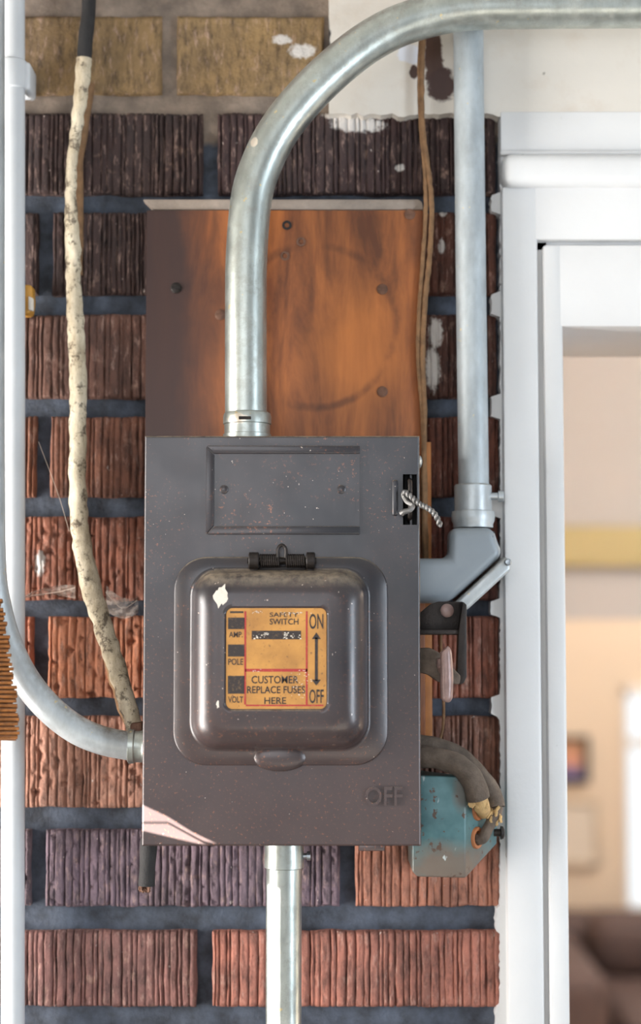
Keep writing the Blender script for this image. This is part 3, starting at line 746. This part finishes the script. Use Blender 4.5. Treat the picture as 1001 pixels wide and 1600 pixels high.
b = MB(); b.poly([(203, 1130), (222, 1128), (222, 1160), (216, 1190), (203, 1186)], .035, .055, .002); 
cl = b.build('cable_clamp', M['rust']); tag(cl, 'rusty dirt-caked cable clamp at the left side of the fuse box', 'clamp')
def stub():
    t = thing('cable_stub', P(230, 1385, .02)[:], 'cut black cable end poking out below the left corner of the fuse box', 'cable')
    b = MB(); b.tube([P(233, 1310, .035), P(231, 1340, .035), P(229, 1384, .035)], [.0066, .0066, .0064], 18, 6, 0, .1); b.build('sheath', M['dark_cable'], t)
    b = MB(); rn = random.Random(9)
    for k in range(16):
        a = rn.uniform(0, 6.28); q = rn.uniform(0, .005); c = P(228, 1383, .035)+Vector((q*math.cos(a), q*math.sin(a), 0)); b.tube([c, c+Vector((rn.uniform(-.001, .001), 0, -.003)), c+Vector((rn.uniform(-.003, .003), rn.uniform(-.002, .002), -.005))], .0009, 6, 2)
    b.build('frayed_end', M['rust'], t)
stub()
# edge bar hanging down the left side of the box
def thin_wires():
    rn = random.Random(4)
    pts1 = [(668, -60), (662, 40), (659, 120), (660, 200), (668, 260), (674, 320), (671, 400), (664, 470), (660, 560), (663, 640), (661, 760), (664, 880)]
    pts2 = [(664, -60), (657, 60), (655, 140), (658, 210), (663, 260), (665, 330), (660, 410), (655, 480), (653, 560), (659, 640), (664, 760), (666, 900)]
    for k, (p, lab) in enumerate(((pts1, 'thin brown cloth wire hanging right of the board, bowed outward'), (pts2, 'thin brown cloth wire hugging the right edge of the board'))):
        b = MB(); b.tube([P(a, c, .080+.001*k) for a, c in p], .0022-.0003*k, 10, 8, 0, .35, 200)
        tag(b.build('hanging_wire', M['wire']), lab, 'wire')
    b = MB(); b.tube([P(688, 985, .09), P(690, 1060, .09), P(693, 1100, .092), P(691, 1140, .092), P(684, 1165, .085)], .0012, 8, 8, 0, .3, 200)
    tag(b.build('hanging_wire', M['wire']), 'short thin tan wire dangling below the switch lever', 'wire')
thin_wires()

# ------------------------------------------------------------------ teal junction box and its cables
def junction():
    Yf = .034; t = thing('junction_box', P(690, 1372, .09)[:], 'small teal painted steel junction box behind the lower right of the fuse box', 'junction box')
    A = [P(643, 1212, Yf), P(727, 1213, Yf), P(727, 1372, Yf), P(652, 1370, Yf), P(644, 1362, Yf)]
    B = [P(776, 1222, .075), P(776, 1318, .075)]
    zt, zm = A[0].z, 0
    bm = bmesh.new()
    v = [bm.verts.new(p) for p in A]              # front face 0..4
    r1 = bm.verts.new(B[0]); r2 = bm.verts.new(B[1])
    bk = [bm.verts.new((A[0].x, .099, A[0].z)), bm.verts.new((B[0].x, .099, B[0].z)), bm.verts.new((B[1].x, .099, B[1].z)), bm.verts.new((A[2].x, .099, A[2].z)), bm.verts.new((A[3].x, .099, A[3].z)), bm.verts.new((A[4].x, .099, A[4].z))]
    bm.faces.new(v); bm.faces.new((v[1], r1, r2, v[2])); bm.faces.new((v[0], bk[0], bk[1], r1, v[1])); bm.faces.new((r1, bk[1], bk[2], r2))
    bm.faces.new((v[2], r2, bk[2], bk[3])); bm.faces.new((v[3], v[2], bk[3], bk[4])); bm.faces.new((v[4], v[3], bk[4], bk[5])); bm.faces.new((v[0], v[4], bk[5], bk[0])); bm.faces.new(bk)
    bmesh.ops.recalc_face_normals(bm, faces=bm.faces[:]); bmesh.ops.bevel(bm, geom=bm.edges[:], offset=.0014, segments=3, profile=.5, affect='EDGES')
    b = MB(); b.bm(bm); b.build('housing', M['teal'], t)
    n = ((B[0]-A[1]).cross(A[2]-A[1])).normalized()
    if n.y > 0: n = -n
    def on(px, py):
        # point of the slanted side seen at this pixel
        o = Vector((0, -D, H)); d = (P(px, py, .05)-o); k = (A[1]-o).dot(n)/d.dot(n); return o+d*k
    for px, py in ((746, 1265), (744, 1309)):
        c = on(px, py); b = MB(); b.lathe(c-n*.001, n, [(0, .0088), (.002, .0088), (.003, .0082), (.003, .006), (.001, .0055)], 24); b.build('bushing', M['bush'], t)
    b = MB(); c = P(781, 1301, .06); b.lathe(c-Vector((.005, 0, 0)), (1, 0, 0), [(0, .003), (.005, .003), (.0055, .0055), (.0075, .005), (.0085, .003)], 18); b.build('screw', M['iron'], t)
    rn = random.Random(8); b = MB()
    pts = [P(750, 1350, .07), P(764, 1335, .075), P(774, 1326, .08), P(777, 1333, .08), P(766, 1341, .08), P(758, 1352, .08)]
    # cables
    t1 = thing('cable', P(660, 1175, .04)[:], 'thick dusty black cable curving from fuse box to upper orange bushing', 'cable')
    p = [(640, 1183, .05), (660, 1182, .045), (690, 1186, .04), (718, 1198, .034), (738, 1220, .030), (747, 1248, .032)]
    b = MB(); b.tube([P(*q) for q in p], [.0085, .0088, .0088, .009, .0092, .009], 22, 10, 0, .12, 90); b.build('sheath', M['black_cable'], t1)
    e = on(748, 1268); b = MB(); b.tube([P(747, 1246, .032), P(752, 1258, .036), e+n*.004, e-n*.002], [.006, .0068, .0056, .005], 16, 6, 0, .2, 150)
    for k in range(26):
        a = rn.uniform(0, 6.28); c = P(747+8*math.cos(a)*1.5, 1251+2*math.sin(a), .030); b.tube([c, c+Vector((rn.uniform(-.0015, .0015), -.0005, -.003)), c+Vector((rn.uniform(-.002, .002), 0, -.0045))], .0012, 6, 2)
    b.build('frayed_end', M['paper'], t1)
    t2 = thing('cable', P(660, 1160, .06)[:], 'rear thick dusty cable arching past the first to the lower bushing', 'cable')
    p = [(640, 1160, .062), (662, 1163, .062), (695, 1172, .060), (725, 1188, .058), (752, 1216, .056), (770, 1245, .054), (774, 1262, .052)]
    b = MB(); b.tube([P(*q) for q in p], [.0078]*7, 20, 10, 0, .12, 90); b.build('sheath', M['black_cable'], t2)
    e = on(745, 1310); b = MB(); b.tube([P(775, 1262, .052), P(772, 1276, .048), P(762, 1294, .048), e+n*.005, e-n*.002], [.0055, .005, .0044, .0044, .004], 16, 8, 0, .12, 90); b.build('inner_core', M['black_cable'], t2)
    b = MB()
    for k in range(34):
        c = P(rn.uniform(764, 784)-(k % 3)*4, rn.uniform(1256, 1276)+(k % 3)*3, rn.uniform(.044, .052)); b.tube([c, c+Vector((rn.uniform(-.003, .001), -.001, -.003)), c+Vector((rn.uniform(-.004, .001), 0, -.005))], .0013, 6, 2)
    b.build('frayed_end', M['paper'], t2)
junction()

# ------------------------------------------------------------------ small things on the left
def blind():
    b = MB(); rn = random.Random(6); n = 31; Y = -.03
    for k in range(n):
        py = 938+k*7.15; f = k/(n-1); xr = (2+26*min(1, f*1.25)**.8)+rn.uniform(-3, 3)
        c = P(xr, py, Y); r = .00125
        for j, (dy, l) in enumerate(((0, 0), (.004, rn.uniform(-3, 5)))):
            a = P(-160, py+rn.uniform(-1, 1)+6*0, Y+dy); e = P(xr+l-j*3, py+j*2.4, Y+dy); b.tube([a, (a+e)/2, e], r, 8, 1)
    # binding threads
    for px in (-20, -90): b.tube([P(px, 930, Y-.003), P(px, 1050, Y-.003), P(px, 1160, Y-.003)], .0009, 6, 4)
    tag(b.build('slatted_blind', M['copper']), 'brown stacked thin slats of a blind edge at the far left', 'blind')
blind()
def clip():
    b = MB(); b.poly([(34, 443), (50, 445), (51, 470), (48, 490), (34, 492)], .082, .0995, .0025, 0, 3)
    b.poly([(44, 462), (52, 466), (52, 486), (44, 484)], .080, .084, .001, 1)
    tag(b.build('pipe_clip', [M['orange'], M['flake']]), 'small yellow plastic clip behind the left white pipe', 'clip')
clip()
def cobweb():
    n = N('dusty_cobweb'); n.b.inputs['Alpha'].default_value = .3; n.set(n.b.inputs['Alpha'], n.ramp(n.noise(120, 4, .7, (.4, 1, 1.6)), .28, .8)); m2 = n.out(srgb(214, 198, 186), .95)
    m1 = simple('cobweb_thread', srgb(214, 198, 184), .9, 0, .1, 50)
    def sheet(b, p, q, w0, w1, y, sag):
        m = 20; vs = []; fs = []
        for i in range(m+1):
            t = i/m; px = p[0]+(q[0]-p[0])*t; py = p[1]+(q[1]-p[1])*t+sag*math.sin(math.pi*t); w_ = w0+(w1-w0)*t
            for j in range(5):
                s = j/4-.5; vs.append(P(px, py+s*w_, y+.004*math.sin(j*2+i*.6)))
        for i in range(m):
            for j in range(4): a = i*5+j; fs.append((a, a+1, a+6, a+5))
        b.add(vs, fs, 1)
    def strand(b, p, r=.0003):
        b.tube([P(a, c, .08) for a, c in p], r, 5, 6)
    b = MB(); sheet(b, (38, 933), (118, 925), 5, 22, .086, -6); strand(b, ((38, 932), (90, 925), (118, 918)))
    tag(b.build('cobweb', [m1, m2]), 'dusty cobweb stretched from the left white pipe towards the cream cable', 'cobweb')
    b = MB(); sheet(b, (166, 935), (216, 945), 40, 26, .084, 10); strand(b, ((165, 925), (190, 950), (214, 938)))
    tag(b.build('cobweb', [m1, m2]), 'dusty cobweb sagging between the cream cable and the fuse box', 'cobweb')
    b = MB(); strand(b, ((60, 690), (90, 770), (108, 830)), .0002)
    tag(b.build('cobweb', [m1, m2]), 'single fine cobweb thread over the brick joint at mid left', 'cobweb')
cobweb()

# ------------------------------------------------------------------ room seen through the doorway
def room():
    y0, y1 = .25, 3.6
    def m(name, c, r=.8): return simple(name, srgb(*c), r, 0, .05, 3, .05)
    beige = m('beige_wall_paint', (226, 206, 182)); cei = m('ceiling_grey_paint', (196, 192, 190)); head = m('greige_header_paint', (184, 180, 178)); yel = m('mustard_painted_beam', (186, 172, 128)); wh = m('soft_white_paint', (232, 228, 224))
    # far wall with a window opening
    wx0, wx1 = X(975, y1, 1200), X(975, y1)+.75; wz0, wz1 = Z(1428, y1), Z(1072, y1)
    b = MB(); xl, xr = .15, 2.6; zt = 2.9
    b.box(xl, wx0, y1, y1+.1, 0, zt); b.box(wx1, xr, y1, y1+.1, 0, zt); b.box(wx0, wx1, y1, y1+.1, 0, wz0); b.box(wx0, wx1, y1, y1+.1, wz1, zt)
    struct(b.build('wall_far', beige, smooth=False))
    b = MB(); b.box(xl-.1, xl, y0, y1+.1, 0, zt); struct(b.build('wall_left_room', beige, smooth=False))
    b = MB(); b.box(xr, xr+.1, y0, y1+.1, 0, zt); struct(b.build('wall_right', beige, smooth=False))
    b = MB(); b.box(xl, xr, y0, y1, zt, zt+.1); struct(b.build('ceiling', cei, smooth=False))
    b = MB(); b.box(xl, xr, .24, y1, -.04, .0); struct(b.build('floor_room', m('brown_room_floor', (120, 88, 64)), smooth=False))
    # header wall dividing the rooms and its mustard beam
    yh = 1.9
    b = MB(); b.box(xl, xr, yh, yh+.12, Z(968, yh), zt); struct(b.build('wall_header', head, smooth=False))
    b = MB(); b.box(xl, xr, yh-.03, yh+.001, Z(886, yh), Z(824, yh), .004); struct(b.build('trim_5', yel))
    # window with frame and meeting rail
    b = MB(); s = .03
    b.box(wx0-.0, wx0+s*.3, y1-.01, y1+.1, wz0, wz1); b.box(wx1-s, wx1, y1-.01, y1+.1, wz0, wz1); b.box(wx0, wx1, y1-.01, y1+.1, wz1-s, wz1); b.box(wx0, wx1, y1-.03, y1+.1, wz0-.01, wz0+s*.5)
    zm = Z(1162, y1); b.box(wx0, wx1, y1+.02, y1+.06, zm-.015, zm+.015)
    struct(b.build('window_1', wh))
    g = N('window_glass'); g.b.inputs['Transmission Weight'].default_value = 1; g.out((1, 1, 1, 1), .02); g.b.inputs['IOR'].default_value = 1.01
    b = MB(); b.box(wx0, wx1, y1+.038, y1+.042, wz0, wz1); struct(b.build('window_2', g.m, smooth=False))
    # pictures
    yp = y1-.002
    t = thing('picture_frame', P(900, 1220, yp)[:], 'black framed picture hung on the beige wall, upper of two', 'picture')
    x0, x1, z0, z1 = X(862, yp), X(917, yp), Z(1222, yp), Z(1150, yp); wd = .013
    b = MB(); b.box(x0, x1, yp-.02, yp, z0, z0+wd, .003); b.box(x0, x1, yp-.02, yp, z1-wd, z1, .003); b.box(x0, x0+wd, yp-.02, yp, z0, z1, .003); b.box(x1-wd, x1, yp-.02, yp, z0, z1, .003); b.build('frame', m('black_frame', (26, 28, 30), .5), t)
    b = MB(); b.box(x0+wd*.8, x1-wd*.8, yp-.012, yp-.006, z0+wd*.8, z1-wd*.8)
    n = N('picture_print'); sx = n.node('ShaderNodeSeparateXYZ'); n.set(sx.inputs[0], n.co); c = n.mix(n.ramp(sx.outputs[2], z0+.02, (z0+z1)/2+.01), srgb(60, 80, 150), srgb(190, 140, 100)); c = n.mix(n.blob(P(893, 1186, yp), .018, .03, .6, .2, 10), c, srgb(214, 150, 124)); c = n.mix(n.ramp(sx.outputs[0], x1-.03, x1-.012), c, srgb(110, 90, 50))
    b.build('print', n.out(c, .4), t)
    t = thing('picture_frame', P(900, 1345, yp)[:], 'pale framed picture with cream mount, lower of two on the beige wall', 'picture')
    x0, x1, z0, z1 = X(850, yp), X(930, yp), Z(1352, yp), Z(1250, yp); wd = .012
    b = MB(); b.box(x0, x1, yp-.016, yp, z0, z0+wd, .003); b.box(x0, x1, yp-.016, yp, z1-wd, z1, .003); b.box(x0, x0+wd, yp-.016, yp, z0, z1, .003); b.box(x1-wd, x1, yp-.016, yp, z0, z1, .003); b.build('frame', m('pale_frame', (196, 180, 158), .5), t)
    b = MB(); b.box(x0+wd*.8, x1-wd*.8, yp-.01, yp-.005, z0+wd*.8, z1-wd*.8); b.build('mount', m('cream_mount', (220, 208, 192)), t)
    # sofa
    ys = 2.75; t = thing('sofa', (1.0, ys+.4, 0), 'dark brown padded sofa standing under the far window', 'sofa')
    sm = simple('dark_brown_upholstery', srgb(88, 70, 66), .75, 0, .15, 20, .3); zt_ = Z(1432, ys+.6)
    x0, x1 = .50, 2.2
    b = MB(); b.box(x0, x1, ys, ys+.75, .12, .42, .04, 0, 4); b.build('base', sm, t)
    for k in range(2):
        b = MB(); xa = x0+.22+k*(x1-x0-.44)/2; b.box(xa+.005, xa+(x1-x0-.44)/2-.005, ys+.02, ys+.6, .42, .56, .05, 0, 5); b.build('seat_cushion', sm, t)
        b = MB(); b.box(xa+.005, xa+(x1-x0-.44)/2-.005, ys+.5, ys+.68, .55, zt_+.02, .07, 0, 5); b.build('back_cushion', sm, t)
    b = MB(); b.box(x0, x1, ys+.6, ys+.78, .12, zt_, .06, 0, 5); b.build('backrest', sm, t)
    for xa in (x0, x1-.2): b = MB(); b.box(xa, xa+.2, ys, ys+.75, .12, .68, .06, 0, 5); b.build('armrest', sm, t)
    for xa in (x0+.06, x1-.06):
        for ya in (ys+.07, ys+.68): b = MB(); b.lathe((xa, ya, 0), (0, 0, 1), [(0, .018), (.125, .026)], 14); b.build('leg', M['iron'], t)
room()
for o in bpy.data.objects:
    if '_w' in o: del o['_w']
